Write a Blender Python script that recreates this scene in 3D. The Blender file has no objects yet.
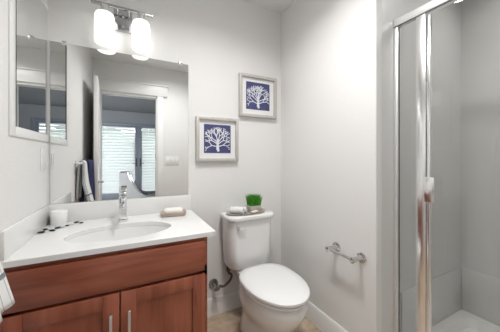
import bpy, bmesh, math, random
from mathutils import Vector, Matrix
random.seed(7)
C = bpy.context.scene
COL = C.collection
PI = math.pi

# ------------------------------------------------------------------ camera
H = 1.187
cd = bpy.data.cameras.new('camera')
cam = bpy.data.objects.new('camera', cd); COL.objects.link(cam)
cd.sensor_width = 36.0
cd.lens = 36.0 * 236.4 / 500.0
cd.shift_y = -8.76 / 500.0
cd.clip_start = 0.02
cam.location = (0, 0, H)
cam.rotation_euler = (PI / 2, 0, -math.radians(26.94))
C.camera = cam

# ------------------------------------------------------------------ world, lights, exposure
w = bpy.data.worlds.new('sky'); C.world = w; w.use_nodes = True
wn = w.node_tree.nodes['Background']
wn.inputs[0].default_value = (0.90, 0.95, 1.0, 1)
wn.inputs[1].default_value = 8.0

def area(name, loc, size, power, color=(1, 1, 1), rot=(0, 0, 0), size_y=None, spread=None):
    l = bpy.data.lights.new(name, 'AREA'); l.energy = power; l.color = color
    l.shape = 'RECTANGLE' if size_y else 'DISK'; l.size = size
    if size_y: l.size_y = size_y
    if spread: l.spread = spread
    o = bpy.data.objects.new(name, l); COL.objects.link(o); o.location = loc; o.rotation_euler = rot
    return o
area('ceiling_lamp_light', (0.50, 0.85, 2.405), 0.26, 8.5, (1.0, 0.992, 0.98), spread=math.radians(150))
area('entry_fill_light', (0.50, 0.40, 2.425), 0.22, 4.5, (1.0, 0.992, 0.98), spread=math.radians(150))  # added frontal fill for vanity and toilet, not a known lamp
area('shower_fill_light', (1.75, 0.30, 2.425), 0.30, 3.0, (1.0, 0.992, 0.98), spread=math.radians(145))  # added fill that brightens the shower; no fixture is known there
SHADE_EMIT = 0.95
DOME_EMIT = 8.0

C.view_settings.view_transform = 'Standard'
C.view_settings.look = 'None'
C.view_settings.gamma = 1.0
C.view_settings.use_curve_mapping = False
C.view_settings.exposure = 0.32

# ------------------------------------------------------------------ materials
def mat(name, col, rough=0.5, metal=0.0, spec=0.5, coat=0.0, bump=None, var=None, trans=0.0, sss=0.0, emit=None):
    m = bpy.data.materials.new(name); m.use_nodes = True
    nt = m.node_tree; b = nt.nodes['Principled BSDF']
    b.inputs['Base Color'].default_value = (*col, 1)
    b.inputs['Roughness'].default_value = rough
    b.inputs['Metallic'].default_value = metal
    b.inputs['Specular IOR Level'].default_value = spec
    b.inputs['Coat Weight'].default_value = coat
    b.inputs['Transmission Weight'].default_value = trans
    if emit:
        b.inputs['Emission Color'].default_value = (*emit[0], 1); b.inputs['Emission Strength'].default_value = emit[1]
    tc = nt.nodes.new('ShaderNodeTexCoord')
    if var:      # (scale vector, colour2, detail)
        mp = nt.nodes.new('ShaderNodeMapping'); nt.links.new(tc.outputs['Object'], mp.inputs[0]); mp.inputs['Scale'].default_value = var[0]
        n = nt.nodes.new('ShaderNodeTexNoise'); n.inputs['Scale'].default_value = 1; n.inputs['Detail'].default_value = var[2]
        n.inputs['Roughness'].default_value = 0.62
        nt.links.new(mp.outputs[0], n.inputs[0])
        r = nt.nodes.new('ShaderNodeValToRGB'); r.color_ramp.elements[0].position = .33; r.color_ramp.elements[1].position = .67
        r.color_ramp.elements[0].color = (*col, 1); r.color_ramp.elements[1].color = (*var[1], 1)
        nt.links.new(n.outputs[0], r.inputs[0]); nt.links.new(r.outputs[0], b.inputs['Base Color'])
    if bump:     # (scale, strength, distance)
        n = nt.nodes.new('ShaderNodeTexNoise'); n.inputs['Scale'].default_value = bump[0]; n.inputs['Detail'].default_value = 3
        nt.links.new(tc.outputs['Object'], n.inputs[0])
        bp = nt.nodes.new('ShaderNodeBump'); bp.inputs['Strength'].default_value = bump[1]; bp.inputs['Distance'].default_value = bump[2]
        nt.links.new(n.outputs[0], bp.inputs['Height']); nt.links.new(bp.outputs[0], b.inputs['Normal'])
    return m

def glass(name, tint, ior=1.45, rough=0.0):
    """pane: clear transmission with a Fresnel reflection"""
    m = bpy.data.materials.new(name); m.use_nodes = True
    nt = m.node_tree; nt.nodes.clear()
    o = nt.nodes.new('ShaderNodeOutputMaterial'); mx = nt.nodes.new('ShaderNodeMixShader')
    t = nt.nodes.new('ShaderNodeBsdfTransparent'); t.inputs[0].default_value = (*tint, 1)
    g = nt.nodes.new('ShaderNodeBsdfGlossy'); g.inputs['Roughness'].default_value = rough
    f = nt.nodes.new('ShaderNodeFresnel'); f.inputs[0].default_value = ior
    ge = nt.nodes.new('ShaderNodeNewGeometry')          # only the outer face of the pane reflects
    iv = nt.nodes.new('ShaderNodeMath'); iv.operation = 'SUBTRACT'; iv.inputs[0].default_value = 1; nt.links.new(ge.outputs['Backfacing'], iv.inputs[1])
    ml = nt.nodes.new('ShaderNodeMath'); ml.operation = 'MULTIPLY'; nt.links.new(f.outputs[0], ml.inputs[0]); nt.links.new(iv.outputs[0], ml.inputs[1])
    nt.links.new(ml.outputs[0], mx.inputs[0]); nt.links.new(t.outputs[0], mx.inputs[1]); nt.links.new(g.outputs[0], mx.inputs[2])
    nt.links.new(mx.outputs[0], o.inputs[0])
    return m

def wood(name, axis):
    """cherry stained wood; axis = grain direction 0 x, 2 z"""
    sc = [22, 22, 22]; sc[axis] = 1.6
    m = mat(name, (0.155, 0.038, 0.017), 0.33, coat=0.25)
    nt = m.node_tree; b = nt.nodes['Principled BSDF']
    tc = nt.nodes.new('ShaderNodeTexCoord'); mp = nt.nodes.new('ShaderNodeMapping'); mp.inputs['Scale'].default_value = sc
    nt.links.new(tc.outputs['Object'], mp.inputs[0])
    n = nt.nodes.new('ShaderNodeTexNoise'); n.inputs['Scale'].default_value = 1.5; n.inputs['Detail'].default_value = 5; n.inputs['Distortion'].default_value = .6
    nt.links.new(mp.outputs[0], n.inputs[0])
    mp2 = nt.nodes.new('ShaderNodeMapping'); s2 = [5, 5, 5]; s2[axis] = 2.2; mp2.inputs['Scale'].default_value = s2
    nt.links.new(tc.outputs['Object'], mp2.inputs[0])
    n2 = nt.nodes.new('ShaderNodeTexNoise'); n2.inputs['Scale'].default_value = 1.3; n2.inputs['Detail'].default_value = 2
    nt.links.new(mp2.outputs[0], n2.inputs[0])
    ad = nt.nodes.new('ShaderNodeMath'); ad.operation = 'ADD'; nt.links.new(n.outputs[0], ad.inputs[0]); nt.links.new(n2.outputs[0], ad.inputs[1])
    r = nt.nodes.new('ShaderNodeValToRGB'); r.color_ramp.elements[0].position = .36; r.color_ramp.elements[1].position = .66
    hv = nt.nodes.new('ShaderNodeMath'); hv.operation = 'MULTIPLY'; hv.inputs[1].default_value = .5; nt.links.new(ad.outputs[0], hv.inputs[0])
    r.color_ramp.elements[0].color = (0.190, 0.043, 0.020, 1); r.color_ramp.elements[1].color = (0.380, 0.112, 0.060, 1)
    nt.links.new(hv.outputs[0], r.inputs[0]); nt.links.new(r.outputs[0], b.inputs['Base Color'])
    return m

WHITE = (0.80, 0.795, 0.785)
M = {}
M['wall'] = mat('painted_plaster', WHITE, 0.62, bump=(110, .22, .004))
M['ceiling'] = mat('ceiling_paint', (0.83, 0.83, 0.82), 0.8, bump=(110, .2, .004))
M['trim'] = mat('trim_paint', (0.84, 0.84, 0.83), 0.35)
M['door'] = mat('door_paint', (0.82, 0.82, 0.81), 0.35)
M['quartz'] = mat('white_quartz', (0.83, 0.83, 0.82), 0.16, var=((240, 240, 240), (0.79, 0.785, 0.775), 2))
M['porcelain'] = mat('porcelain', (0.83, 0.83, 0.825), 0.10, coat=.3)
M['basin'] = mat('basin_porcelain', (0.80, 0.80, 0.79), 0.10, coat=.3)
M['plastic'] = mat('white_plastic', (0.80, 0.80, 0.79), 0.35)
M['seat'] = mat('seat_plastic', (0.84, 0.84, 0.835), 0.22)
M['chrome'] = mat('chrome', (0.86, 0.86, 0.87), 0.09, 1.0)
M['brushed'] = mat('brushed_nickel', (0.70, 0.69, 0.68), 0.32, 1.0)
M['satin'] = mat('satin_chrome', (0.90, 0.90, 0.90), 0.20, 1.0)
M['mirror'] = mat('silvered_mirror', (0.90, 0.905, 0.90), 0.0, 1.0)
M['mirror_edge'] = mat('mirror_edge', (0.55, 0.56, 0.56), 0.4)
M['gap_shade'] = mat('painted_gap_shade', (0.03, 0.03, 0.03), 0.6)
M['woodx'] = wood('cherry_wood_across', 0)
M['woodz'] = wood('cherry_wood_upright', 2)
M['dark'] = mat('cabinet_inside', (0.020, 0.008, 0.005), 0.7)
M['shower'] = mat('shower_acrylic', (0.70, 0.695, 0.685), 0.32)
M['pan'] = mat('shower_pan_acrylic', (0.82, 0.82, 0.81), 0.2)
M['shower_glass'] = glass('shower_glass', (0.90, 0.905, 0.90), 1.5)
M['window_glass'] = glass('window_glass', (0.95, 0.97, 0.97), 1.45)
M['rubber'] = mat('black_seal', (0.02, 0.02, 0.02), 0.5)
M['seal'] = mat('grey_seal', (0.10, 0.10, 0.10), 0.5)
M['blind'] = mat('blind_slat', (0.80, 0.81, 0.80), 0.5)
def _translucent(m, f):
    nt = m.node_tree; b = nt.nodes['Principled BSDF']; o = nt.nodes['Material Output']
    t = nt.nodes.new('ShaderNodeBsdfTranslucent'); t.inputs[0].default_value = (.80, .81, .80, 1)
    mx = nt.nodes.new('ShaderNodeMixShader'); mx.inputs[0].default_value = f
    nt.links.new(b.outputs[0], mx.inputs[1]); nt.links.new(t.outputs[0], mx.inputs[2]); nt.links.new(mx.outputs[0], o.inputs[0])
_translucent(M['blind'], .35)
M['french'] = mat('shaded_door_frame', (0.15, 0.165, 0.195), 0.4)  # shade on backlit white frames put into this slate colour
M['bedwall'] = mat('bedroom_grey', (0.21, 0.215, 0.225), 0.7)  # dark grey on bedroom walls and ceiling
M['bedfloor'] = mat('bedroom_carpet', (0.32, 0.29, 0.26), 0.9)
M['frame'] = mat('silver_wood_frame', (0.52, 0.50, 0.47), 0.4, .25, var=((60, 60, 8), (0.60, 0.58, 0.55), 3))
M['mat'] = mat('picture_mount', (0.82, 0.82, 0.82), 0.7)
M['navy_print'] = mat('navy_print', (0.045, 0.052, 0.155), 0.55, var=((14, 14, 14), (0.065, 0.073, 0.19), 3))
M['coral'] = mat('coral_white_ink', (0.74, 0.75, 0.80), 0.6)
M['pebble'] = mat('dark_pebble', (0.012, 0.013, 0.018), 0.18)
M['clear_pebble'] = mat('pale_glass_pebble', (0.50, 0.58, 0.60), 0.08)
M['candle'] = mat('candle_wax', (0.86, 0.86, 0.85), 0.45)
M['soap'] = mat('soap', (0.80, 0.77, 0.72), 0.45)
M['dish'] = mat('wooden_dish', (0.44, 0.35, 0.29), 0.5, var=((12, 60, 60), (0.52, 0.43, 0.37), 3))
M['tray'] = mat('woven_tray', (0.30, 0.27, 0.24), 0.5, .2, var=((90, 90, 90), (0.45, 0.41, 0.37), 3))
M['cloth'] = mat('white_terry', (0.82, 0.82, 0.81), 0.9, bump=(400, .5, .003))
M['navy_cloth'] = mat('navy_terry', (0.018, 0.025, 0.085), 0.9, bump=(400, .5, .003))
M['pot'] = mat('beige_pot', (0.56, 0.51, 0.45), 0.7, var=((50, 50, 50), (0.64, 0.60, 0.54), 3))
M['grass'] = mat('grass_blade', (0.035, 0.23, 0.012), 0.5, var=((60, 60, 30), (0.09, 0.38, 0.03), 2))
M['valve'] = mat('dull_nickel', (0.34, 0.335, 0.33), 0.32, 1.0)
M['holder'] = mat('polished_steel', (0.62, 0.615, 0.61), 0.16, 1.0)
M['fixture'] = mat('polished_fixture_metal', (0.50, 0.505, 0.52), 0.14, 1.0)
M['alu'] = mat('bright_anodised_metal', (0.95, 0.95, 0.95), 0.38, 1.0)
M['hose'] = mat('braided_hose', (0.12, 0.115, 0.11), 0.4, .6)
M['seashell'] = mat('pale_pink_stone', (0.72, 0.64, 0.60), 0.5)
M['uphol'] = mat('grey_upholstery', (0.30, 0.295, 0.29), 0.85, bump=(300, .4, .002))
M['leaf'] = mat('garden_leaf', (0.08, 0.13, 0.06), 0.6, var=((3, 3, 3), (0.20, 0.27, 0.15), 2))
M['bark'] = mat('bark', (0.10, 0.07, 0.05), 0.9)
M['patio'] = mat('patio_concrete', (0.45, 0.44, 0.42), 0.9)
M['fence'] = mat('weathered_fence', (0.42, 0.41, 0.38), 0.9, var=((9, 9, .6), (0.52, 0.50, 0.47), 3))
M['lens'] = mat('fill_lamp_diffuser', (0.9, 0.9, 0.88), 0.5)

def shade_mat():
    m = bpy.data.materials.new('frosted_lit_glass'); m.use_nodes = True
    b = m.node_tree.nodes['Principled BSDF']
    b.inputs['Base Color'].default_value = (.9, .9, .88, 1); b.inputs['Roughness'].default_value = .3
    b.inputs['Emission Color'].default_value = (1.0, .975, .93, 1); b.inputs['Emission Strength'].default_value = SHADE_EMIT
    return m
M['shade'] = shade_mat()
M['dome'] = mat('lit_lamp_dome', (.9, .9, .88), .4, emit=((1.0, .98, .95), DOME_EMIT))

def tile_mat():
    m = mat('beige_stone_tile', (0.5, 0.4, 0.3), 0.38)
    nt = m.node_tree; b = nt.nodes['Principled BSDF']
    tc = nt.nodes.new('ShaderNodeTexCoord')
    n = nt.nodes.new('ShaderNodeTexNoise'); n.inputs['Scale'].default_value = 9; n.inputs['Detail'].default_value = 6; n.inputs['Roughness'].default_value = .65
    nt.links.new(tc.outputs['Object'], n.inputs[0])
    r = nt.nodes.new('ShaderNodeValToRGB'); r.color_ramp.elements[0].position = .35; r.color_ramp.elements[1].position = .68
    r.color_ramp.elements[0].color = (0.40, 0.285, 0.19, 1); r.color_ramp.elements[1].color = (0.62, 0.50, 0.385, 1)
    nt.links.new(n.outputs[0], r.inputs[0])
    br = nt.nodes.new('ShaderNodeTexBrick'); br.offset = .5
    br.inputs['Scale'].default_value = 1; br.inputs['Brick Width'].default_value = .45; br.inputs['Row Height'].default_value = .45; br.inputs['Mortar Size'].default_value = .004
    br.inputs['Mortar'].default_value = (0.42, 0.36, 0.30, 1)
    nt.links.new(tc.outputs['Object'], br.inputs[0]); nt.links.new(r.outputs[0], br.inputs['Color1']); nt.links.new(r.outputs[0], br.inputs['Color2'])
    nt.links.new(br.outputs[0], b.inputs['Base Color'])
    return m
M['tile'] = tile_mat()

def stripe_mat():
    """white hand towel: thin navy pinstripes across, whip-stitched navy dashes along its side hem (u across, v along)"""
    m = mat('striped_towel', (0.80, 0.81, 0.80), 0.9, bump=(400, .5, .003))
    nt = m.node_tree; b = nt.nodes['Principled BSDF']
    uv = nt.nodes.new('ShaderNodeTexCoord'); sx = nt.nodes.new('ShaderNodeSeparateXYZ'); nt.links.new(uv.outputs['UV'], sx.inputs[0])
    def mth(op, a, bb):
        n = nt.nodes.new('ShaderNodeMath'); n.operation = op
        for i, v in enumerate((a, bb)):
            if isinstance(v, (int, float)): n.inputs[i].default_value = v
            else: nt.links.new(v, n.inputs[i])
        return n.outputs[0]
    dash = mth('GREATER_THAN', mth('FRACT', mth('MULTIPLY', sx.outputs[1], 62), 0), .52)
    hem = mth('MULTIPLY', mth('MULTIPLY', mth('GREATER_THAN', sx.outputs[0], .80), mth('LESS_THAN', sx.outputs[0], .97)), dash)
    col = mth('LESS_THAN', mth('FRACT', mth('MULTIPLY', sx.outputs[0], 6), 0), .12)
    band = mth('LESS_THAN', mth('ABSOLUTE', mth('SUBTRACT', sx.outputs[1], .10), 0), .008)
    mask = mth('MAXIMUM', mth('MULTIPLY', col, .55), band)
    m1 = nt.nodes.new('ShaderNodeMix'); m1.data_type = 'RGBA'
    nt.links.new(mask, m1.inputs[0]); m1.inputs[6].default_value = (.80, .81, .80, 1); m1.inputs[7].default_value = (.20, .24, .25, 1)
    m2 = nt.nodes.new('ShaderNodeMix'); m2.data_type = 'RGBA'
    nt.links.new(hem, m2.inputs[0]); nt.links.new(m1.outputs[2], m2.inputs[6]); m2.inputs[7].default_value = (.05, .07, .16, 1)
    nt.links.new(m2.outputs[2], b.inputs['Base Color'])
    return m
M['stripe'] = stripe_mat()

# ------------------------------------------------------------------ mesh helpers
def new(): return bmesh.new()

def box(bm, x0, x1, y0, y1, z0, z1, bev=0.0, seg=2, mtx=None):
    t = bmesh.new()
    bmesh.ops.create_cube(t, size=1)
    for v in t.verts:
        v.co = Vector(((x0 + x1) / 2 + v.co.x * (x1 - x0), (y0 + y1) / 2 + v.co.y * (y1 - y0), (z0 + z1) / 2 + v.co.z * (z1 - z0)))
    if bev: bmesh.ops.bevel(t, geom=t.edges[:], offset=bev, segments=seg, affect='EDGES', profile=.5)
    merge(bm, t, mtx)

def merge(bm, t, mtx=None):
    if mtx is not None: bmesh.ops.transform(t, matrix=mtx, verts=t.verts)
    vs = [bm.verts.new(v.co) for v in t.verts]
    t.verts.index_update()
    for f in t.faces:
        try: bm.faces.new([vs[v.index] for v in f.verts])
        except ValueError: pass
    t.free()

def loft(bm, rings, cap=True, closed=True):
    """skin a list of rings with equal vertex counts"""
    R = [[bm.verts.new(p) for p in r] for r in rings]
    n = len(R[0])
    for a, b in zip(R, R[1:]):
        for i in range(n if closed else n - 1):
            j = (i + 1) % n
            bm.faces.new((a[i], a[j], b[j], b[i]))
    if cap and closed:
        bm.faces.new(list(reversed(R[0]))); bm.faces.new(R[-1])
    return R

def lathe(bm, cx, cy, prof, n=28, cap=True, sx=1, sy=1):
    loft(bm, [[(cx + r * sx * math.cos(2 * PI * i / n), cy + r * sy * math.sin(2 * PI * i / n), z) for i in range(n)] for r, z in prof], cap)

def tube(bm, pts, r, n=12, cap=True):
    pts = [Vector(p) for p in pts]; rings = []
    rr = r if isinstance(r, (list, tuple)) else [r] * len(pts)
    up = None
    for i, p in enumerate(pts):
        t = (pts[min(i + 1, len(pts) - 1)] - pts[max(i - 1, 0)]).normalized()
        if up is None:
            up = Vector((0, 0, 1)) if abs(t.z) < .9 else Vector((1, 0, 0))
        a = (up - t * up.dot(t)).normalized(); b = t.cross(a); up = a
        rings.append([p + (a * math.cos(2 * PI * k / n) + b * math.sin(2 * PI * k / n)) * rr[i] for k in range(n)])
    loft(bm, rings, cap)

def spline(P, n=8):
    P = [Vector(p) for p in P]; out = []
    for i in range(len(P) - 1):
        p0, p1, p2, p3 = P[max(i - 1, 0)], P[i], P[i + 1], P[min(i + 2, len(P) - 1)]
        for k in range(n):
            t = k / n
            out.append(.5 * ((2 * p1) + (p2 - p0) * t + (2 * p0 - 5 * p1 + 4 * p2 - p3) * t * t + (3 * p1 - p0 - 3 * p2 + p3) * t ** 3))
    out.append(P[-1]); return out

def prism(bm, poly, axis, a0, a1):
    """extrude a 2-D outline along an axis ('x','y','z')"""
    def P(u, v, a): return {'x': (a, u, v), 'y': (u, a, v), 'z': (u, v, a)}[axis]
    loft(bm, [[P(u, v, a0) for u, v in poly], [P(u, v, a1) for u, v in poly]])

def rrect(x0, x1, y0, y1, r, n=6):
    out = []
    for cx, cy, a in ((x1 - r, y1 - r, 0), (x0 + r, y1 - r, 90), (x0 + r, y0 + r, 180), (x1 - r, y0 + r, 270)):
        for k in range(n + 1):
            t = math.radians(a + 90 * k / n); out.append((cx + r * math.cos(t), cy + r * math.sin(t)))
    return out

WORLD = {}
def obj(name, bm, m, parent=None, angle=38, origin=None):
    bmesh.ops.recalc_face_normals(bm, faces=bm.faces[:])
    base = Vector((0, 0, 0))
    if parent is not None: base = WORLD[parent.name]
    elif origin is not None: base = Vector(origin)
    elif len(bm.verts):
        xs = [v.co for v in bm.verts]
        base = Vector(((min(v.x for v in xs) + max(v.x for v in xs)) / 2, (min(v.y for v in xs) + max(v.y for v in xs)) / 2, min(v.z for v in xs)))
    for v in bm.verts: v.co -= base
    ca = math.radians(angle)
    for f in bm.faces: f.smooth = True
    for e in bm.edges:
        if len(e.link_faces) == 2 and e.calc_face_angle(0) > ca: e.smooth = False
    me = bpy.data.meshes.new(name); bm.to_mesh(me); bm.free()
    if m is not None: me.materials.append(M[m])
    o = bpy.data.objects.new(name, me); COL.objects.link(o)
    if parent is not None: o.parent = parent
    else: o.location = base
    WORLD[o.name] = base
    return o

def struct(name, bm, m, parent=None, angle=38):
    o = obj(name, bm, m, parent, angle)
    if parent is None: o['kind'] = 'structure'
    return o

def tag(o, label, cat, group=None, kind=None):
    o['label'] = label; o['category'] = cat
    if group: o['group'] = group
    if kind: o['kind'] = kind
    return o

def thing(name, label, cat, loc, group=None):
    o = bpy.data.objects.new(name, None); COL.objects.link(o); o.location = loc; o.empty_display_size = .1
    WORLD[o.name] = Vector(loc)
    return tag(o, label, cat, group)

def sbox(name, m, *a, bev=0.0):
    bm = new(); box(bm, *a, bev=bev); return struct(name, bm, m)

# ------------------------------------------------------------------ the room
L, R, D = -0.418, 1.178, 1.72        # left wall, right wall, back wall
YE = 0.825                            # shower end wall (the end of the right wall)
XF = 2.115                            # far shower wall
YF = -0.13                            # wall with the doorway, room side
ZC = 2.442
DX0, DX1, DZ = -0.345, 0.342, 2.03    # doorway

sbox('floor', 'tile', L - .1, XF + .1, YF - .12, D + .1, -.06, 0)
sbox('ceiling', 'ceiling', L - .1, XF + .1, YF - .12, D + .1, ZC, ZC + .06)
sbox('wall_back', 'wall', L - .1, R + .3, D, D + .1, 0, ZC)
sbox('wall_left', 'wall', L - .1, L, YF, D, 0, ZC)
# right wall: a block with a rounded end where the shower begins
bm = new()
poly = [(R, D), (R, YE + .008)] + [(R + .008 - .008 * math.cos(t), YE + .008 - .008 * math.sin(t)) for t in [PI / 2 * k / 6 for k in range(1, 7)]] + [(1.225, YE), (1.225, D)]
prism(bm, poly, 'z', 0, ZC); struct('wall_right', bm, 'wall', angle=50)
sbox('wall_shower_end', 'shower', 1.225, XF, YE, YE + .10, 0, ZC)
sbox('wall_shower_far', 'shower', XF, XF + .1, YF, YE + .10, 0, ZC)
bm = new()
box(bm, L - .1, DX0, YF - .12, YF, 0, ZC); box(bm, DX1, XF + .1, YF - .12, YF, 0, ZC); box(bm, DX0, DX1, YF - .12, YF, DZ, ZC)
struct('wall_front', bm, 'wall')

def baseboard_profile(h=.128, t=.014):
    return [(0, 0), (t, 0), (t, h - .018), (t - .004, h - .008), (t - .008, h), (0, h)]
bm = new(); prism(bm, [(D - a, z) for a, z in baseboard_profile()], 'x', .36, R); struct('baseboard_back', bm, 'trim')
bm = new(); prism(bm, [(R - a, z) for a, z in baseboard_profile()], 'y', YE + .02, D - .014); struct('baseboard_right', bm, 'trim')
bm = new(); prism(bm, [(L + a, z) for a, z in baseboard_profile()], 'y', YF, 1.19); struct('baseboard_left', bm, 'trim')
bm = new(); prism(bm, [(YF + a, z) for a, z in baseboard_profile()], 'x', .43, 1.27); struct('baseboard_front', bm, 'trim')

# doorway casing, craftsman head
bm = new()
box(bm, DX1, DX1 + .078, YF, YF + .018, 0, DZ + .012, bev=.002)
box(bm, DX0 - .078, DX0, YF, YF + .018, 0, DZ + .012, bev=.002)
box(bm, DX0 - .085, DX1 + .135, YF, YF + .026, DZ + .012, DZ + .150, bev=.002)
box(bm, DX0 - .088, DX1 + .150, YF, YF + .036, DZ + .150, DZ + .168, bev=.002)
struct('trim_1', bm, 'trim')
bm = new()   # jamb lining
box(bm, DX0, DX0 + .015, YF - .12, YF, 0, DZ); box(bm, DX1 - .015, DX1, YF - .12, YF, 0, DZ); box(bm, DX0, DX1, YF - .12, YF, DZ - .015, DZ)
struct('trim_2', bm, 'trim')

# bathroom door, swung open beside the left wall
dm = Matrix.Translation((DX0 + .012, YF + .02, 0)) @ Matrix.Rotation(math.radians(86.5), 4, 'Z')
bm = new()
box(bm, 0, .70, 0, .035, .012, 2.015, bev=.002, mtx=dm)
for z0, z1 in ((.20, .95), (1.10, 1.86)):       # raised mouldings of the two panels
    for fy in (-.004, .035):
        for (a, b, c, d) in ((.11, .59, z0, z0 + .02), (.11, .59, z1 - .02, z1), (.11, .13, z0, z1), (.57, .59, z0, z1)):
            box(bm, a, b, fy, fy + .004, c, d, bev=.0015, mtx=dm)
door = struct('door_1', bm, 'door')
bm = new()
for s, y0 in ((-1, 0), (1, .035)):
    tube(bm, [dm @ Vector((.635, y0, .93)), dm @ Vector((.635, y0 + s * .008, .93))], .028, 18)
    tube(bm, [dm @ Vector((.635, y0 + s * .006, .93)), dm @ Vector((.635, y0 + s * .045, .93))], .010, 12)
    tube(bm, [dm @ Vector((.640, y0 + s * .042, .93)), dm @ Vector((.59, y0 + s * .044, .931)), dm @ Vector((.53, y0 + s * .040, .928))], [.010, .009, .007], 12)
h = obj('door_handle', bm, 'chrome', door); h['label'] = 'chrome lever handle'

# ------------------------------------------------------------------ bedroom seen through the doorway in the mirror
BX0, BX1, BY0, BY1 = -2.4, 2.4, -3.9, YF - .12
sbox('floor_bedroom', 'bedfloor', BX0 - .1, BX1 + .1, BY0 - .1, BY1, -.06, -.002)
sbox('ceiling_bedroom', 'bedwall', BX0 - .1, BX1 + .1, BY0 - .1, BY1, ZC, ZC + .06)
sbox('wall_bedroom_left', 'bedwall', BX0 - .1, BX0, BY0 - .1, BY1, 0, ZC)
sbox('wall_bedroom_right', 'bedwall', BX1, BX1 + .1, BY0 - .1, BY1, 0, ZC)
FX0, FXM, FX1, FZ = -.76, .215, 1.19, 2.06
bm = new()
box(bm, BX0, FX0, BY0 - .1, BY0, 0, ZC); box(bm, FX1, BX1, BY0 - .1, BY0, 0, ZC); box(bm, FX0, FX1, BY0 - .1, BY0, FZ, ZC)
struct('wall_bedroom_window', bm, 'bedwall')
bm = new()
box(bm, FX0 - .07, FX0, BY0, BY0 + .02, 0, FZ + .07, bev=.002); box(bm, FX1, FX1 + .07, BY0, BY0 + .02, 0, FZ + .07, bev=.002); box(bm, FX0, FX1, BY0, BY0 + .02, FZ, FZ + .07, bev=.002)
struct('trim_3', bm, 'french')
for k, (a, b, hs) in enumerate(((FX0, FXM - .012, 1), (FXM + .012, FX1, -1))):
    bm = new(); y0, y1 = BY0 - .06, BY0 - .015; s = .075
    box(bm, a, a + s, y0, y1, .01, FZ, bev=.003); box(bm, b - s, b, y0, y1, .01, FZ, bev=.003)
    box(bm, a + s, b - s, y0, y1, FZ - .05, FZ, bev=.003); box(bm, a + s, b - s, y0, y1, .01, .22, bev=.003)
    fd = struct('door_%d' % (k + 2), bm, 'french')
    bm = new(); box(bm, a + s, b - s, y0 + .02, y0 + .026, .22, FZ - .05); obj('pane', bm, 'window_glass', fd)
    bm = new(); z = .255
    while z < FZ - .12:
        mtx = Matrix.Translation(((a + b) / 2, y1 + .012, z)) @ Matrix.Rotation(math.radians(-53), 4, 'X')
        box(bm, -(b - a) / 2 + s + .004, (b - a) / 2 - s - .004, -.044, .044, -.004, .004, bev=.002, mtx=mtx); z += .080
    box(bm, a + s + .002, b - s - .002, y1 - .012, y1 + .016, FZ - .085, FZ - .045, bev=.003)
    obj('louvre_panel', bm, 'blind', fd)
    hx = (b - s / 2) if hs == 1 else (a + s / 2)
    bm = new(); box(bm, hx - .018, hx + .018, y1, y1 + .008, .93, 1.16, bev=.003)
    tube(bm, [(hx, y1 + .006, 1.02), (hx, y1 + .05, 1.02)], .009); tube(bm, [(hx, y1 + .048, 1.02), (hx - hs * .10, y1 + .048, 1.015)], [.009, .007])
    hd = obj('handle', bm, 'rubber', fd); hd['label'] = 'dark lever handle'
bm = new(); box(bm, FXM - .012, FXM + .012, BY0 - .055, BY0 - .02, .01, FZ, bev=.002); struct('trim_4', bm, 'french')

# garden beyond the french doors
bm = new(); box(bm, -7, 7, -12, BY0 - .1, -.08, -.02); struct('ground', bm, 'patio')
bm = new()
box(bm, -7, 7, -8.1, -8.06, 0, 2.25)
struct('wall_garden', bm, 'fence')
def shrub(cx, cy, hgt, rad, seed, label):
    rnd = random.Random(seed)
    t = thing('shrub', label, 'shrub', (cx, cy, -.02), None)
    bm = new()
    for k in range(6):
        a = rnd.uniform(0, 2 * PI); rr = rad * .55
        tube(bm, [(cx + .03 * math.cos(a), cy + .03 * math.sin(a), -.02), (cx + rr * .5 * math.cos(a), cy + rr * .5 * math.sin(a), hgt * .4), (cx + rr * math.cos(a), cy + rr * math.sin(a), hgt * .8)], [.03, .02, .008], 6)
    obj('stem', bm, 'bark', t)
    bm = new()
    for k in range(1500):
        th = rnd.uniform(0, 2 * PI); u = rnd.uniform(-1, 1); q = rnd.uniform(.55, 1) ** .5
        s = math.sqrt(1 - u * u)
        p = Vector((cx + rad * q * s * math.cos(th), cy + rad * q * s * math.sin(th), hgt * .55 + hgt * .45 * q * u))
        ax = Vector((rnd.gauss(0, 1), rnd.gauss(0, 1), rnd.gauss(0, 1))).normalized(); b = ax.orthogonal().normalized(); l = rnd.uniform(.07, .13)
        v = [bm.verts.new(p + x) for x in (-ax * l, b * l * .45, ax * l, -b * l * .45)]
        bm.faces.new(v)
    obj('foliage', bm, 'leaf', t)
shrub(-.75, -6.4, 2.3, .85, 1, 'leafy garden bush behind the left french door blind in the mirror')
shrub(.95, -6.9, 2.5, .9, 2, 'leafy garden bush behind the right french door blind in the mirror')

# grey chaise in the bedroom
t = thing('lounge_chair', 'light grey upholstered lounge chair with a swooping arm, reflected in the mirror through the doorway', 'chair', (.16, -2.0, 0))
curve = spline([(-.030, .885), (-.005, .80), (.055, .66), (.145, .52), (.26, .43), (.37, .402), (.52, .398)], 6)
curve = [(p[0], p[1]) for p in [(v.x, v.y) for v in spline([(a.x, a.y, 0) for a in [Vector((p[0], p[1], 0)) for p in curve]], 1)]]
side = [(-.185, .12), (-.185, .885)] + curve + [(.52, .12)]
for y0 in (-1.76, -2.34):
    bm = new(); prism(bm, side, 'y', y0, y0 + .05); obj('arm', bm, 'uphol', t, angle=30)
    bm = new(); tube(bm, [(x, y0 + .05, z + .006) for x, z in curve], .012, 8); tube(bm, [(x + .05, y0 + .056, z - .035) for x, z in curve[:-6]], .008, 8)
    q = obj('arm_rail', bm, 'chrome', t); q['label'] = 'chrome rail'
bm = new(); box(bm, -.13, .52, -2.29, -1.76, .14, .375, bev=.04, seg=3); obj('seat', bm, 'uphol', t)
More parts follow.
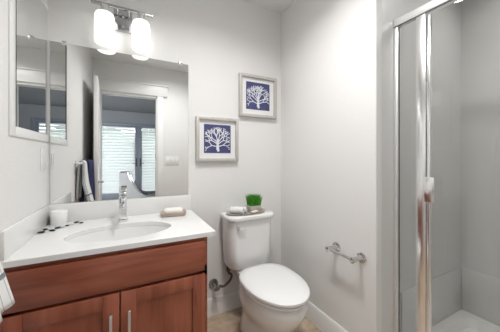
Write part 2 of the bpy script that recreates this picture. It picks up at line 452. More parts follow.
bm = new(); box(bm, -.185, -.08, -2.29, -1.76, .12, .88, bev=.03, seg=3); obj('backrest', bm, 'uphol', t)
for x in (-.13, .46):
    for y in (-1.80, -2.25):
        bm = new(); lathe(bm, x, y, [(.014, 0), (.02, .125)], 12); obj('leg', bm, 'brushed', t)

# ------------------------------------------------------------------ ceiling lamp and added fill lamp
t = thing('ceiling_lamp', 'round flush ceiling lamp in the middle of the bathroom ceiling', 'lamp', (.50, .85, ZC))
bm = new(); lathe(bm, .50, .85, [(.160, ZC), (.160, ZC - .014), (.154, ZC - .016), (.144, ZC - .016), (.144, ZC - .004)], 40, cap=False); obj('ring', bm, 'brushed', t)
bm = new(); lathe(bm, .50, .85, [(.138, ZC - .002), (.138, ZC - .014), (.130, ZC - .022), (.10, ZC - .028), (.05, ZC - .031), (.003, ZC - .032)], 40); obj('diffuser', bm, 'dome', t)
t = thing('ceiling_lamp', 'added round flush fill lamp on the ceiling near the doorway', 'lamp', (.50, .40, ZC))  # fixture added to go with the entry fill light
bm = new(); lathe(bm, .50, .40, [(.145, ZC), (.145, ZC - .014), (.140, ZC - .016), (.130, ZC - .016), (.130, ZC - .004)], 40, cap=False); obj('ring', bm, 'brushed', t)
bm = new(); lathe(bm, .50, .40, [(.125, ZC), (.125, ZC - .006), (.11, ZC - .009), (.003, ZC - .010)], 40); obj('diffuser', bm, 'lens', t)
# ------------------------------------------------------------------ vanity
ZT = .812
CX1, CYF = .391, 1.157               # countertop right end, front edge
VX1, VYF = .352, 1.192               # carcass right side, face frame
t = thing('vanity_cabinet', 'reddish brown cherry bathroom vanity with two shaker doors under the white counter', 'cabinet', (-.04, 1.45, 0))
bm = new()
box(bm, VX1 - .018, VX1, VYF, D - .016, 0, .787); box(bm, L + .002, L + .02, VYF, D - .016, .09, .787); box(bm, L + .02, VX1 - .018, 1.25, D - .016, .09, .11)
obj('side_panel', bm, 'woodz', t)
bm = new()
box(bm, L + .002, VX1, VYF - .018, VYF, .730, .787); box(bm, L + .002, VX1, VYF - .018, VYF, .590, .640); box(bm, L + .002, VX1, VYF - .018, VYF, .09, .125)
box(bm, L + .002, L + .05, VYF - .018, VYF, .125, .730); box(bm, VX1 - .04, VX1, VYF - .018, VYF, .125, .730); box(bm, -.06, -.01, VYF - .018, VYF, .125, .59)
obj('face_frame', bm, 'woodx', t)
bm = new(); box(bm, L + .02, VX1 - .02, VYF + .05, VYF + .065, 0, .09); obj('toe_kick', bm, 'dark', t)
FYF, FYB = VYF - .040, VYF - .0185   # fronts, overlay
bm = new(); box(bm, -.412, .334, FYF, FYB, .622, .768, bev=.003); obj('drawer_front', bm, 'woodx', t)
def shaker(x0, x1, z0, z1, hx):
    s = .060
    bm = new()
    box(bm, x0, x0 + s, FYF, FYB, z0, z1, bev=.002); box(bm, x1 - s, x1, FYF, FYB, z0, z1, bev=.002)
    box(bm, x0 + s, x1 - s, FYF, FYB, z1 - s, z1, bev=.002); box(bm, x0 + s, x1 - s, FYF, FYB, z0, z0 + s, bev=.002)
    box(bm, x0 + s - .003, x1 - s + .003, FYF + .010, FYB - .003, z0 + s - .003, z1 - s + .003)
    d = obj('door', bm, 'woodz', t)
    bm = new()
    zt, zb = .537, .385
    box(bm, hx - .0055, hx + .0055, FYF - .034, FYF - .024, zb, zt, bev=.002)
    for z in (zt - .02, zb + .02): tube(bm, [(hx, FYF, z), (hx, FYF - .028, z)], .005, 10)
    hnd = obj('handle', bm, 'brushed', d); hnd['label'] = 'brushed metal bar handle'
shaker(-.412, -.0400, .105, .608, -.070)
shaker(-.0340, .334, .105, .608, -.002)

# countertop with an oval cut-out, backsplash and side splash
SX, SY, SA, SB = -.035, 1.378, .238, .152
def ell(a, b, z, n=64, cx=SX, cy=SY): return [(cx + a * math.cos(2 * PI * k / n), cy + b * math.sin(2 * PI * k / n), z) for k in range(n)]
def rect_ring(x0, x1, y0, y1, z, n=64, cx=SX, cy=SY):
    out = []
    for k in range(n):
        a = 2 * PI * k / n; c, s = math.cos(a), math.sin(a)
        tx = ((x1 - cx) / c if c > 1e-9 else ((x0 - cx) / c if c < -1e-9 else 1e9)); ty = ((y1 - cy) / s if s > 1e-9 else ((y0 - cy) / s if s < -1e-9 else 1e9))
        m_ = min(tx, ty); out.append([cx + c * m_, cy + s * m_, z])
    for X in (x0, x1):
        for Y in (y0, y1):
            i = min(range(n), key=lambda q: (out[q][0] - X) ** 2 + (out[q][1] - Y) ** 2); out[i] = [X, Y, z]
    return out
t = thing('vanity_countertop', 'white quartz countertop with splashbacks on the cherry vanity', 'countertop', (-.02, 1.44, .7875))
bm = new()
x0, x1, y0, y1 = L + .001, CX1, CYF, D - .001
rings = [ell(SA, SB, .7875), ell(SA, SB, ZT - .003), ell(SA + .003, SB + .003, ZT), rect_ring(x0, x1 - .003, y0 + .003, y1, ZT), rect_ring(x0, x1, y0, y1, ZT - .003), rect_ring(x0, x1, y0, y1, .7875)]
Rv = loft(bm, rings, cap=False)
n = len(Rv[0])
for i in range(n):
    j = (i + 1) % n; bm.faces.new((Rv[-1][i], Rv[-1][j], Rv[0][j], Rv[0][i]))
obj('slab', bm, 'quartz', t, angle=25)
bm = new(); box(bm, L + .001, CX1 - .003, D - .021, D - .001, ZT, .9185, bev=.0015); obj('backsplash', bm, 'quartz', t)
bm = new(); box(bm, L + .001, L + .014, CYF + .004, D - .0212, ZT, .9185, bev=.0015); obj('side_splash', bm, 'quartz', t)

t = thing('sink_basin', 'oval white undermount basin below the faucet', 'sink', (SX, SY, .65))
bm = new()
rings = []
for f, z in ((1.06, .7865), (1.0, .7865), (.985, .775), (.95, .745), (.88, .71), (.74, .682), (.5, .668), (.2, .662), (.09, .660)): rings.append(ell(SA * f, SB * f, z))
outer = [ell(SA * f, SB * f, z) for f, z in ((.09, .650), (.5, .655), (.76, .67), (.92, .70), (1.0, .745), (1.06, .775))]
Rv = loft(bm, rings + outer, cap=False)
for i in range(64): bm.faces.new((Rv[-1][i], Rv[-1][(i + 1) % 64], Rv[0][(i + 1) % 64], Rv[0][i]))
obj('bowl', bm, 'basin', t, angle=60)
bm = new(); lathe(bm, SX, SY, [(.021, .652), (.021, .662), (.018, .664), (.002, .6635)], 20); obj('drain', bm, 'chrome', t)

# faucet
fx, fy = -.037, 1.588
t = thing('faucet', 'chrome single lever faucet behind the oval sink', 'faucet', (fx, fy, ZT))
bm = new(); box(bm, fx - .027, fx + .027, fy - .027, fy + .027, ZT, ZT + .010, bev=.003); box(bm, fx - .0205, fx + .0205, fy - .0205, fy + .0205, ZT + .010, .955, bev=.004); obj('body', bm, 'chrome', t)
bm = new(); box(bm, fx - .015, fx + .015, fy - .13, fy - .019, .905, .925, bev=.004); lathe(bm, fx, fy - .115, [(.010, .893), (.010, .906)], 16); obj('spout', bm, 'chrome', t)
bm = new(); lathe(bm, fx, fy, [(.016, .955), (.016, .962)], 20)
box(bm, -.019, .019, -.060, .022, 0, .011, bev=.003, mtx=Matrix.Translation((fx, fy, .961)) @ Matrix.Rotation(math.radians(-14), 4, 'X')); obj('lever', bm, 'chrome', t)

# ------------------------------------------------------------------ mirrors
t = thing('wall_mirror', 'large frameless wall mirror above the backsplash', 'mirror', (-.016, D, .92))
bm = new(); box(bm, -.4045, .3755, D - .006, D - .001, .9195, 1.851, bev=.001, seg=1); obj('mirror_glass', bm, 'mirror', t)
bm = new(); box(bm, -.406, -.4046, D - .006, D - .001, .9195, 1.851); e = obj('polished_edge', bm, 'mirror_edge', t); e['label'] = 'thin dark edge'
for x in (-.34, .315):
    bm = new(); box(bm, x - .011, x + .011, D - .011, D - .0005, 1.840, 1.862, bev=.002); c = obj('clip', bm, 'chrome', t); c['label'] = 'small chrome clip'

t = thing('medicine_cabinet', 'mirrored medicine cabinet with pale frame on the left wall', 'cabinet', (L, 1.49, 1.27))
MY0, MY1, MZ0, MZ1 = 1.285, 1.708, 1.312, 2.010
bm = new()
box(bm, L, L + .006, MY0 - .050, MY0, MZ0 - .040, MZ1 + .03, bev=.0015); box(bm, L, L + .006, MY0, MY1 + .010, MZ0 - .040, MZ0, bev=.0015); box(bm, L, L + .006, MY0, MY1 + .010, MZ1, MZ1 + .03, bev=.0015)
obj('frame', bm, 'trim', t)
bm = new(); box(bm, L, L + .004, MY0 + .004, MY1, MZ0 + .001, MZ1 - .001, bev=.001, seg=1); obj('mirror_door', bm, 'mirror', t)
bm = new(); box(bm, L, L + .0065, MY0 - .002, MY0 + .005, MZ0, MZ1); e = obj('door_edge_shade', bm, 'gap_shade', t); e['label'] = 'painted shadow line along the door edge'  # dark strip painting in the shadow beside the mirror door

# ------------------------------------------------------------------ vanity light
t = thing('vanity_light', 'two shade chrome vanity light above the mirror', 'wall lamp', (-.034, D, 1.98))
bm = new(); box(bm, -.090, .014, D - .022, D - .0005, 1.985, 2.118, bev=.004); obj('backplate', bm, 'fixture', t)
for z in (2.075, 2.010):
    bm = new(); tube(bm, [(-.038, D - .022, z), (-.038, D - .030, z)], .007, 12); obj('screw_cap', bm, 'chrome', t)
LY = 1.655
bm = new(); box(bm, -.204, .134, LY - .009, LY + .009, 2.094, 2.110, bev=.003); obj('rail', bm, 'fixture', t)
for x in (-.066, -.004):
    bm = new(); tube(bm, [(x, D - .02, 2.085), (x, LY, 2.098)], .0045, 12); obj('arm', bm, 'chrome', t)
for x in (-.134, .064):
    bm = new(); lathe(bm, x, LY, [(.022, 2.046), (.022, 2.096)], 20); obj('socket', bm, 'chrome', t)
    bm = new(); lathe(bm, x, LY, [(.004, 2.050), (.036, 2.050), (.046, 2.044), (.0515, 2.030), (.053, 2.000), (.053, 1.884), (.0505, 1.871), (.045, 1.866), (.036, 1.865), (.004, 1.865)], 36)
    s = obj('shade', bm, 'shade', t, angle=60); s['label'] = 'lit frosted white glass cylinder shade'

# ------------------------------------------------------------------ switches
def plate(name, label, kind, rockers):
    bm = new(); t = None
    if kind == 'left':
        t = thing(name, label, 'switch', (L, 1.635, 1.117))
        box(bm, L, L + .005, 1.598, 1.672, 1.117, 1.235, bev=.002); obj('plate', bm, 'plastic', t)
        bm = new(); box(bm, L + .005, L + .008, 1.618, 1.652, 1.143, 1.209, bev=.001); obj('rocker', bm, 'seat', t)
    else:
        t = thing(name, label, 'switch', (.545, YF, 1.075))
        box(bm, .455, .635, YF, YF + .006, 1.075, 1.195, bev=.002); obj('plate', bm, 'plastic', t)
        for k in range(3):
            x = .4875 + k * .0575 - .0165 + .0
            bm = new(); box(bm, x, x + .033, YF + .006, YF + .009, 1.102, 1.168, bev=.001); obj('rocker', bm, 'seat', t)
plate('light_switch', 'white wall switch plate below the medicine cabinet', 'left', 1)
plate('light_switch', 'white triple switch plate beside the doorway, seen in the mirror', 'front', 3)

# ------------------------------------------------------------------ pictures
def picture(x0, x1, z0, z1, seed, label):
    rnd = random.Random(seed)
    cx, cz = (x0 + x1) / 2, (z0 + z1) / 2
    t = thing('framed_print', label, 'picture', (cx, D, z0), 'navy coral prints')
    yf, yb, f = D - .036, D - .001, .021
    bm = new()
    box(bm, x0, x0 + f, yf, yb, z0, z1, bev=.0015); box(bm, x1 - f, x1, yf, yb, z0, z1, bev=.0015); box(bm, x0 + f, x1 - f, yf, yb, z1 - f, z1, bev=.0015); box(bm, x0 + f, x1 - f, yf, yb, z0, z0 + f, bev=.0015)
    obj('frame', bm, 'frame', t)
    ym = D - .014
    bm = new(); box(bm, x0 + f, x1 - f, ym, yb, z0 + f, z1 - f); obj('mount', bm, 'mat', t)
    pw, ph = (x1 - x0) * .640 / 2, (z1 - z0) * .655 / 2; pz = cz + .004
    bm = new(); box(bm, cx - pw, cx + pw, ym - .002, ym, pz - ph, pz + ph); pr = obj('print', bm, 'navy_print', t)
    bm = new(); yy0, yy1 = ym - .0026, ym - .0018
    cnt = [0]
    def seg(p, q, r0, r1):
        d = Vector((q[0] - p[0], q[1] - p[1])); 
        if d.length < 1e-5: return
        nrm = Vector((-d.y, d.x)).normalized(); cnt[0] += 1
        off = .00001 * (cnt[0] % 40)
        poly = [(p[0] + nrm.x * r0, p[1] + nrm.y * r0), (q[0] + nrm.x * r1, q[1] + nrm.y * r1)]
        for k in range(1, 6):
            a = PI * k / 6; dn = d.normalized()
            poly.append((q[0] + nrm.x * r1 * math.cos(a) + dn.x * r1 * math.sin(a), q[1] + nrm.y * r1 * math.cos(a) + dn.y * r1 * math.sin(a)))
        poly += [(q[0] - nrm.x * r1, q[1] - nrm.y * r1), (p[0] - nrm.x * r0, p[1] - nrm.y * r0)]
        prism(bm, poly, 'y', yy0 - off, yy1)
    def grow(p, ang, ln, r, dep):
        if dep == 0 or ln < .006: return
        a2 = ang + rnd.uniform(-.12, .12); k = 3; q = p
        for i in range(k):
            a2 += rnd.uniform(-.10, .10)
            nq = (q[0] + ln / k * math.sin(a2), q[1] + ln / k * math.cos(a2))
            if abs(nq[0] - cx) > pw * .93 or abs(nq[1] - pz) > ph * .93: return
            seg(q, nq, r * (1 - .12 * i), r * (1 - .12 * (i + 1))); q = nq
        grow(q, a2 - rnd.uniform(.30, .60), ln * .64, r * .80, dep - 1)
        grow(q, a2 + rnd.uniform(.30, .60), ln * .64, r * .80, dep - 1)
    base = (cx, pz - ph * .78)
    mid = (cx, pz - ph * .22)
    seg((base[0], base[1]), mid, .012, .008); seg((base[0] - .004, base[1] - .002), (base[0] + .004, base[1] - .002), .011, .011)
    for a, l, b in ((-1.30, .046, .40), (-.98, .054, .7), (-.62, .052, .9), (-.28, .046, 1), (.02, .042, 1), (.30, .046, 1), (.64, .052, .9), (1.0, .054, .7), (1.32, .046, .40)):
        grow((cx, base[1] + (mid[1] - base[1]) * b), a, l, .0043, 5)
    obj('coral_drawing', bm, 'coral', pr)
picture(.427, .757, 1.158, 1.485, 3, 'lower square silver frame with navy coral print, beside the mirror')
picture(.770, 1.112, 1.514, 1.853, 11, 'upper square silver frame with navy coral print, near the room corner')

# ------------------------------------------------------------------ toilet
TX = .790
def egg(z, w, yb, yf, n=48, cx=TX, pw=2.0, sq=0.0):
    """seat-like outline: blunt at the back (yb), round at the front (yf)"""
    out = []
    for k in range(n):
        a = 2 * PI * k / n; c, s = math.cos(a), math.sin(a)
        yc = yb - (yb - yf) * .45
        if s >= 0:    # back half: squarer
            e = .55; x = w * math.copysign(abs(c) ** e, c) if c else 0; y = yc + (yb - yc) * (abs(s) ** e)
        else:
            x = w * c; y = yc + (yc - yf) * s
        out.append((cx + x * (1 if s < 0 else 1 - .17 * abs(s) ** 1.5), y, z))
    return out
t = thing('toilet', 'white two piece toilet with closed lid in the corner', 'toilet', (TX, 1.35, 0))
bm = new()
rings = [egg(0, .120, 1.56, 1.16), egg(.02, .122, 1.56, 1.155), egg(.07, .112, 1.55, 1.165), egg(.13, .110, 1.54, 1.15), egg(.20, .132, 1.53, 1.075), egg(.27, .164, 1.51, 1.020), egg(.32, .178, 1.49, .994), egg(.355, .178, 1.475, .990), egg(.376, .170, 1.47, 1.000), egg(.381, .163, 1.465, 1.01)]
loft(bm, rings)
for z0, z1, w_ in ((.20, .372, .10),):
    loft(bm, [[(x, y, z) for x, y in rrect(TX - ww, TX + ww, 1.40, yb, .03)] for z, ww, yb in ((.0, .060, 1.58), (.20, .062, 1.60), (.28, .075, 1.63), (.33, .095, 1.665), (.372, .112, 1.685), (.380, .110, 1.682))])
obj('bowl', bm, 'porcelain', t, angle=50)
SXC = TX - .004
bm = new(); loft(bm, [egg(.3885, .174, 1.445, .994, cx=SXC), egg(.391, .180, 1.448, .984, cx=SXC), egg(.402, .182, 1.448, .981, cx=SXC), egg(.405, .178, 1.445, .987, cx=SXC)]); obj('seat', bm, 'seat', t, angle=50)
bm = new(); loft(bm, [egg(.413, .181, 1.450, .982, cx=SXC), egg(.416, .185, 1.453, .974, cx=SXC), egg(.428, .185, 1.453, .974, cx=SXC), egg(.434, .178, 1.448, .984, cx=SXC), egg(.437, .13, 1.42, 1.05, cx=SXC), egg(.438, .05, 1.3, 1.19, cx=SXC)]); obj('lid', bm, 'seat', t, angle=50)
for x in (TX - .075, TX + .075):
    bm = new(); tube(bm, [(x - .022, 1.464, .407), (x + .022, 1.464, .407)], .011, 12); box(bm, x - .015, x + .015, 1.45, 1.475, .38, .405, bev=.003); obj('hinge', bm, 'seat', t)
def bowed(x0, x1, y0, y1, r, bow, n=8):
    out = rrect(x0, x1, y0, y1, r, n)
    return [(x, y - (bow * (1 - ((x - (x0 + x1) / 2) / ((x1 - x0) / 2)) ** 2) if y < (y0 + y1) / 2 else 0)) for x, y in out]
bm = new()
def tk(z, ins, sh=0): return [(x, y, z) for x, y in bowed(TX - .179 + ins, TX + .179 - ins, 1.512 + sh, 1.705, .055, .014)]
loft(bm, [tk(.385, .040, .03), tk(.391, .022, .012), tk(.41, .012, .003), tk(.50, .008, .001), tk(.65, .003, 0), tk(.737, 0, 0)]); obj('tank', bm, 'porcelain', t, angle=50)
bm = new()
def tl(z, ins): return [(x, y, z) for x, y in bowed(TX - .190 + ins, TX + .190 - ins, 1.492 + ins, 1.711 - ins * .3, .055, .016)]
loft(bm, [tl(.7375, .008), tl(.740, .003), tl(.746, 0), tl(.764, 0), tl(.770, .003), tl(.773, .009)]); obj('tank_lid', bm, 'porcelain', t, angle=50)
bm = new(); tube(bm, [(.672, 1.513, .695), (.672, 1.484, .695)], .012, 14); tube(bm, [(.668, 1.484, .696), (.688, 1.482, .695), (.724, 1.480, .692)], [.007, .008, .006], 12); fl = obj('flush_lever', bm, 'chrome', t); fl['label'] = 'chrome flush lever'

# water supply
vx, vz = .562, .232
t = thing('supply_valve', 'grey metal water supply valve with hose on the wall beside the toilet', 'valve', (vx, D, vz))
bm = new(); tube(bm, [(vx, D - .0005, vz), (vx, D - .006, vz), (vx, D - .012, vz)], [.036, .036, .018], 24); obj('escutcheon', bm, 'valve', t)
bm = new(); tube(bm, [(vx, D - .01, vz), (vx, D - .070, vz)], .011, 14); tube(bm, [(vx - .004, D - .055, vz), (vx + .035, D - .055, vz)], .009, 12); obj('valve_body', bm, 'valve', t)
bm = new(); loft(bm, [[(vx + .024 * math.cos(a), y, vz + .015 * math.sin(a)) for a in [2 * PI * k / 20 for k in range(20)]] for y in (D - .088, D - .070)]); obj('valve_handle', bm, 'valve', t)
bm = new(); tube(bm, spline([(vx + .03, D - .055, vz), (vx + .065, D - .060, vz - .004), (vx + .105, D - .07, vz + .03), (vx + .115, D - .085, vz + .075), (vx + .085, D - .10, vz + .11), (vx + .080, D - .105, vz + .148)], 8), .0095, 10)
tube(bm, [(vx + .080, D - .105, vz + .125), (vx + .080, D - .105, vz + .150)], .014, 12); obj('hose', bm, 'hose', t)

# things on the tank
tcx, tcy, tz = .770, 1.578, .7735
t = thing('tray', 'oval brown tray on the toilet tank lid', 'tray', (tcx, tcy, tz))
bm = new(); A, B = .158, .082
def er(f, z): return [(tcx + A * f * math.cos(2 * PI * k / 40), tcy + B * f * math.sin(2 * PI * k / 40), z) for k in range(40)]
loft(bm, [er(.86, tz), er(.95, tz + .003), er(1.0, tz + .013), er(.975, tz + .013), er(.92, tz + .006), er(.84, tz + .004)]); obj('body', bm, 'tray', t, angle=50)
px_, py_ = .842, 1.594; z0 = tz + .0045
t = thing('potted_grass', 'tuft of bright green grass in a small beige pot on the toilet tank', 'plant', (px_, py_, z0))
bm = new(); loft(bm, [[(x, y, z) for x, y in rrect(px_ - w_, px_ + w_, py_ - w_ * .8, py_ + w_ * .8, .012, 4)] for z, w_ in ((z0, .044), (z0 + .005, .047), (z0 + .045, .052), (z0 + .045, .047), (z0 + .036, .046))]); obj('pot', bm, 'pot', t)
bm = new(); rg = random.Random(5)
for k in range(700):
    bx, by = px_ + rg.uniform(-.043, .043), py_ + rg.uniform(-.032, .032)
    hgt = rg.uniform(.072, .100); lean = Vector((bx - px_, by - py_, 0)) * rg.uniform(.05, .35) + Vector((rg.gauss(0, .006), rg.gauss(0, .006), 0))
    a = rg.uniform(0, PI); wv = Vector((math.cos(a), math.sin(a), 0)) * .0016
    b = Vector((bx, by, z0 + .036)); m_ = b + lean * .4 + Vector((0, 0, hgt * .6)); tp = b + lean + Vector((0, 0, hgt))
    v = [bm.verts.new(q) for q in (b - wv, b + wv, m_ + wv * .9, m_ - wv * .9, tp)]
    bm.faces.new((v[0], v[1], v[2], v[3])); bm.faces.new((v[3], v[2], v[4]))
g = obj('grass_blades', bm, 'grass', t); g['kind'] = 'stuff'
def roll(p, q, r, label):
    p, q = Vector(p), Vector(q); bm = new(); d = (q - p).normalized(); a = Vector((0, 0, 1)); b = d.cross(a)
    prof = []; N = 60
    rings = []
    sp = [(r * (.15 + .85 * k / N), 2 * PI * 2.75 * k / N) for k in range(N + 1)]
    for e in (p, q):
        rings.append([e + (a * math.cos(th) + b * math.sin(th)) * rr for rr, th in sp] + [e + (a * math.cos(th) + b * math.sin(th)) * max(rr - r * .22, .001) for rr, th in reversed(sp)])
    loft(bm, rings); o = obj('rolled_washcloth', bm, 'cloth', None, angle=60); tag(o, label, 'towel', 'rolled washcloths on the tray')
roll((.660, 1.600, tz + .0315), (.726, 1.530, tz + .0315), .0262, 'white rolled washcloth at the left end of the brown tray')
roll((.702, 1.630, tz + .028), (.766, 1.562, tz + .028), .0228, 'smaller white rolled washcloth next to the grass pot')
bm = new()
bmesh.ops.create_icosphere(bm, subdivisions=3, radius=1); 
for v in bm.verts: v.co = Vector((.815 + v.co.x * .034 + .006 * v.co.y, 1.527 + v.co.y * .020, tz + .0160 + v.co.z * .0100 + .002 * math.sin(v.co.x * 4)))
tag(obj('stone', bm, 'seashell'), 'pale pink flat stone in front of the grass pot', 'stone')

# ------------------------------------------------------------------ on the counter
t0 = (.252, 1.592)
rotm = Matrix.Translation((t0[0], t0[1], ZT)) @ Matrix.Rotation(math.radians(-8), 4, 'Z')
bm = new()
loft(bm, [[rotm @ Vector((x, y, z)) for x, y in rrect(-a, a, -b, b, .018, 5)] for a, b, z in ((.066, .042, .0), (.073, .049, .007), (.080, .056, .023), (.076, .052, .023), (.068, .044, .011), (.064, .040, .009))])
tag(obj('soap_dish', bm, 'dish', angle=50), 'brown wooden soap dish on the counter right of the faucet', 'soap dish')
bm = new()
loft(bm, [[rotm @ Vector((x, y, z)) for x, y in rrect(-a, a, -b, b, .016, 6)] for a, b, z in ((.046, .026, .0095), (.056, .034, .015), (.059, .037, .026), (.056, .034, .039), (.046, .025, .045))])
tag(obj('soap_bar', bm, 'soap', angle=60), 'cream bar of soap in the brown soap dish', 'soap')

bm = new(); cx, cy = -.352, 1.660
lathe(bm, cx, cy, [(.036, ZT), (.0375, ZT + .002), (.0375, ZT + .074), (.035, ZT + .077), (.030, ZT + .074), (.004, ZT + .073)], 32)
t = thing('candle', 'short white pillar candle in the counter corner', 'candle', (cx, cy, ZT))
obj('wax', bm, 'candle', t, angle=50)

peb = [(-.392, 1.512, .014, .009, 0, 'dark pebble nearest the left wall on the counter, first of the row'), (-.388, 1.562, .011, .008, 0, 'dark pebble just behind the first one, by the side splash'),
       (-.351, 1.526, .0125, .0085, 0, 'dark pebble in front of the candle, left one of the pair'), (-.338, 1.570, .013, .009, 0, 'dark pebble in front of the candle, right one of the pair'),
       (-.305, 1.600, .010, .007, 0, 'small dark pebble right of the candle, between the pale glass ones'), (-.272, 1.655, .0115, .008, 0, 'dark pebble against the backsplash, second from the faucet end of the row'),
       (-.246, 1.632, .011, .007, 0, 'dark pebble closest to the faucet, last of the row'),
       (-.322, 1.582, .012, .007, 1, 'pale glass pebble right of the dark pair in front of the candle'), (-.288, 1.622, .012, .007, 1, 'pale glass pebble left of the dark pebble by the backsplash'),
       (-.366, 1.560, .011, .006, 1, 'pale glass pebble between the left dark pebbles and the pair')]
for k, (x, y, r, hh, cl, lab) in enumerate(peb):
    bm = new(); bmesh.ops.create_icosphere(bm, subdivisions=3, radius=1); a = k * 1.3
    for v in bm.verts:
        p = Matrix.Rotation(a, 3, 'Z') @ Vector((v.co.x * r * 1.2, v.co.y * r * .9 * (1 + .12 * v.co.x), 0))
        v.co = Vector((x + p.x, y + p.y, ZT + hh * .5 * (1 + v.co.z)))
    tag(obj('pebble', bm, 'clear_pebble' if cl else 'pebble', angle=80), lab, 'pebble', 'pebbles on the counter')

# ------------------------------------------------------------------ paper holder
hz = .617; HX = R - .074
t = thing('paper_holder', 'empty chrome toilet paper holder on the right wall', 'paper holder', (R, 1.0, hz))
for y in (1.093, .911):
    bm = new(); tube(bm, [(R - .0005, y, hz), (R - .007, y, hz), (R - .011, y, hz)], [.029, .029, .021], 24); obj('flange', bm, 'holder', t)
    bm = new(); tube(bm, [(R - .010, y, hz), (R - .03, y, hz), (R - .055, y, hz), (HX - .010, y, hz), (HX - .014, y, hz)], [.018, .013, .013, .018, .012], 16); obj('post', bm, 'holder', t)
bm = new(); tube(bm, [(HX, 1.093, hz), (HX, 1.03, hz)], .0105, 14); tube(bm, [(HX, 1.03, hz), (HX, .911, hz)], .0085, 14); obj('roller_bar', bm, 'holder', t)

# ------------------------------------------------------------------ shower
GX = 1.345
bm = new()
box(bm, 1.30, 1.40, YF + .001, YE - .001, 0.0, .105, bev=.012, seg=3)
poly0 = rrect(1.40, XF - .001, YF + .001, YE - .001, .02, 4)
poly1 = rrect(1.45, XF - .055, YF + .06, YE - .055, .07, 4); poly2 = rrect(1.47, XF - .075, YF + .08, YE - .075, .06, 4)
loft(bm, [[(x, y, 0) for x, y in poly0], [(x, y, .105) for x, y in poly0], [(x, y, .105) for x, y in poly1], [(x, y, .05) for x, y in poly2]])
tag(obj('shower_pan', bm, 'pan', angle=45), 'white shower pan with raised rim inside the glass enclosure', 'shower pan')
bm = new()
box(bm, 1.40, XF - .001, YE - .007, YE - .0005, .105, .405, bev=.003); box(bm, XF - .007, XF - .0005, YF + .002, YE - .007, .105, .405, bev=.003)
struct('trim_5', bm, 'shower')

t = thing('shower_screen', 'fixed clear glass shower panel with silver frame beside the wall end', 'shower screen', (GX, .75, .10))
bm = new(); box(bm, GX - .018, GX + .018, YF + .001, YE - .001, 1.920, 1.962, bev=.003); box(bm, GX - .011, GX + .011, YF + .001, YE - .001, 1.914, 1.920); obj('header_rail', bm, 'alu', t)
bm = new(); box(bm, GX - .018, GX - .012, YF + .003, YE - .003, 1.916, 1.9205); obj('seal', bm, 'seal', t)
bm = new(); box(bm, GX - .014, GX + .014, YE - .022, YE - .001, .1055, 1.920, bev=.003); obj('wall_channel', bm, 'alu', t)
bm = new(); box(bm, GX - .0035, GX + .0035, YE - .0245, YE - .022, .1055, 1.914); obj('seal', bm, 'seal', t)
bm = new(); box(bm, GX - .016, GX + .016, .662, .708, .1055, 1.920, bev=.0012); obj('post', bm, 'satin', t)
bm = new(); box(bm, GX - .012, GX + .012, YF + .003, YE - .022, .1055, .118, bev=.003); obj('bottom_rail', bm, 'satin', t)
bm = new(); box(bm, GX - .003, GX + .003, .706, YE - .025, .118, 1.914); obj('glass_panel', bm, 'shower_glass', t)
t = thing('shower_door', 'clear glass shower door with silver pull handle beside the fixed panel', 'shower door', (GX, .27, .12))
bm = new(); box(bm, GX - .010, GX + .010, .644, .659, 0.122, 1.906, bev=.003); obj('stile', bm, 'satin', t)
bm = new(); box(bm, GX - .003, GX + .003, -.10, .645, 0.122, 1.906); obj('glass_panel', bm, 'shower_glass', t)
bm = new(); box(bm, GX - .048, GX - .040, .610, .656, .965, 1.090, bev=.003); box(bm, GX - .042, GX - .010, .647, .656, .965, 1.090, bev=.002); obj('handle', bm, 'satin', t)

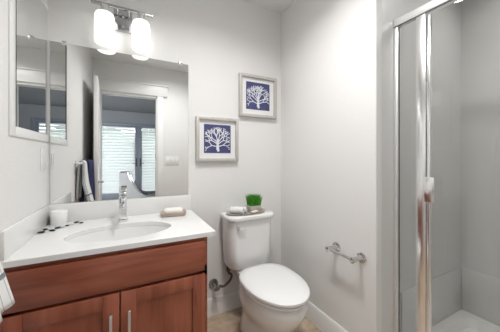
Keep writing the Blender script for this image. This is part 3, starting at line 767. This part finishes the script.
# ------------------------------------------------------------------ towels on the left wall
t = thing('towel_bar', 'chrome towel bar on the left wall holding two towels', 'towel bar', (L, .79, 1.14))
BXT, BZ = -.372, 1.135
bm = new(); tube(bm, [(BXT, .60, BZ), (BXT, .985, BZ)], .008, 14); obj('bar', bm, 'chrome', t)
for y in (.615, .975):
    bm = new(); tube(bm, [(L + .0005, y, BZ), (L + .008, y, BZ), (L + .012, y, BZ), (BXT - .002, y, BZ), (BXT + .012, y, BZ)], [.024, .024, .012, .010, .012], 18); obj('bracket', bm, 'chrome', t)
def drape(name, y0, y1, front, back, th, m, label, group=None, top=.012):
    """cloth folded over the bar: front(v,s) / back(v,s) give x for drop fraction s"""
    bm = new(); uvl = bm.loops.layers.uv.new('UVMap')
    NU, prof = 26, []
    ns = 20
    for k in range(ns, -1, -1): prof.append(('f', k / ns))
    for k in range(1, 7): prof.append(('t', k / 7))
    for k in range(0, ns + 1): prof.append(('b', k / ns))
    grid = []
    for j, (w_, s) in enumerate(prof):
        row = []
        for i in range(NU + 1):
            u = i / NU; y = y0 + (y1 - y0) * u
            xf0, zf = front(u, s if w_ == 'f' else 0); xb0, zb = back(u, s if w_ == 'b' else 0)
            if w_ == 'f': x, z = xf0, BZ - zf * s
            elif w_ == 'b': x, z = xb0, BZ - zb * s
            else:
                a = PI * s; mx, rx = (xf0 + xb0) / 2, (xf0 - xb0) / 2
                x, z = mx + rx * math.cos(a), BZ + top * math.sin(a)
            row.append(bm.verts.new((x, y, z)))
        grid.append(row)
    P = len(prof) - 1
    for j in range(P):
        for i in range(NU):
            f = bm.faces.new((grid[j][i], grid[j][i + 1], grid[j + 1][i + 1], grid[j + 1][i]))
            for lp, (uu, vv) in zip(f.loops, ((i, j), (i + 1, j), (i + 1, j + 1), (i, j + 1))): lp[uvl].uv = (uu / NU, vv / P)
    r = obj(name, bm, m, None, angle=80)
    md = r.modifiers.new('thickness', 'SOLIDIFY'); md.thickness = th; md.offset = 0
    tag(r, label, 'towel', group)
    return r
def wav(u, s, a, f, ph): return a * s * math.sin(2 * PI * f * u + ph)
drape('towel', .640, .800, lambda u, s: (-.345 + .022 * (1 - u) ** .7 + .012 * s * (1 - u) + wav(u, min(1, s + .3), .005, 2.2, 0), .37), lambda u, s: (-.398 - .004 * s, .40), .010, 'navy_cloth', 'navy blue towel on the far half of the towel bar, seen in the mirror', top=.024)
drape('hand_towel', .812, .950, lambda u, s: (-.359 + .048 * max(0, (s - .48) / .52) * (.5 + .5 * u) + .03 * s * (1 - u) + wav(u, s, .007, 1.6, .6), .37), lambda u, s: (-.386 - .018 * s ** .6 + wav(u, s, .004, 2.4, 2), .31), .014, 'stripe', 'white hand towel with navy stitched edge hanging beside the vanity', top=.016)
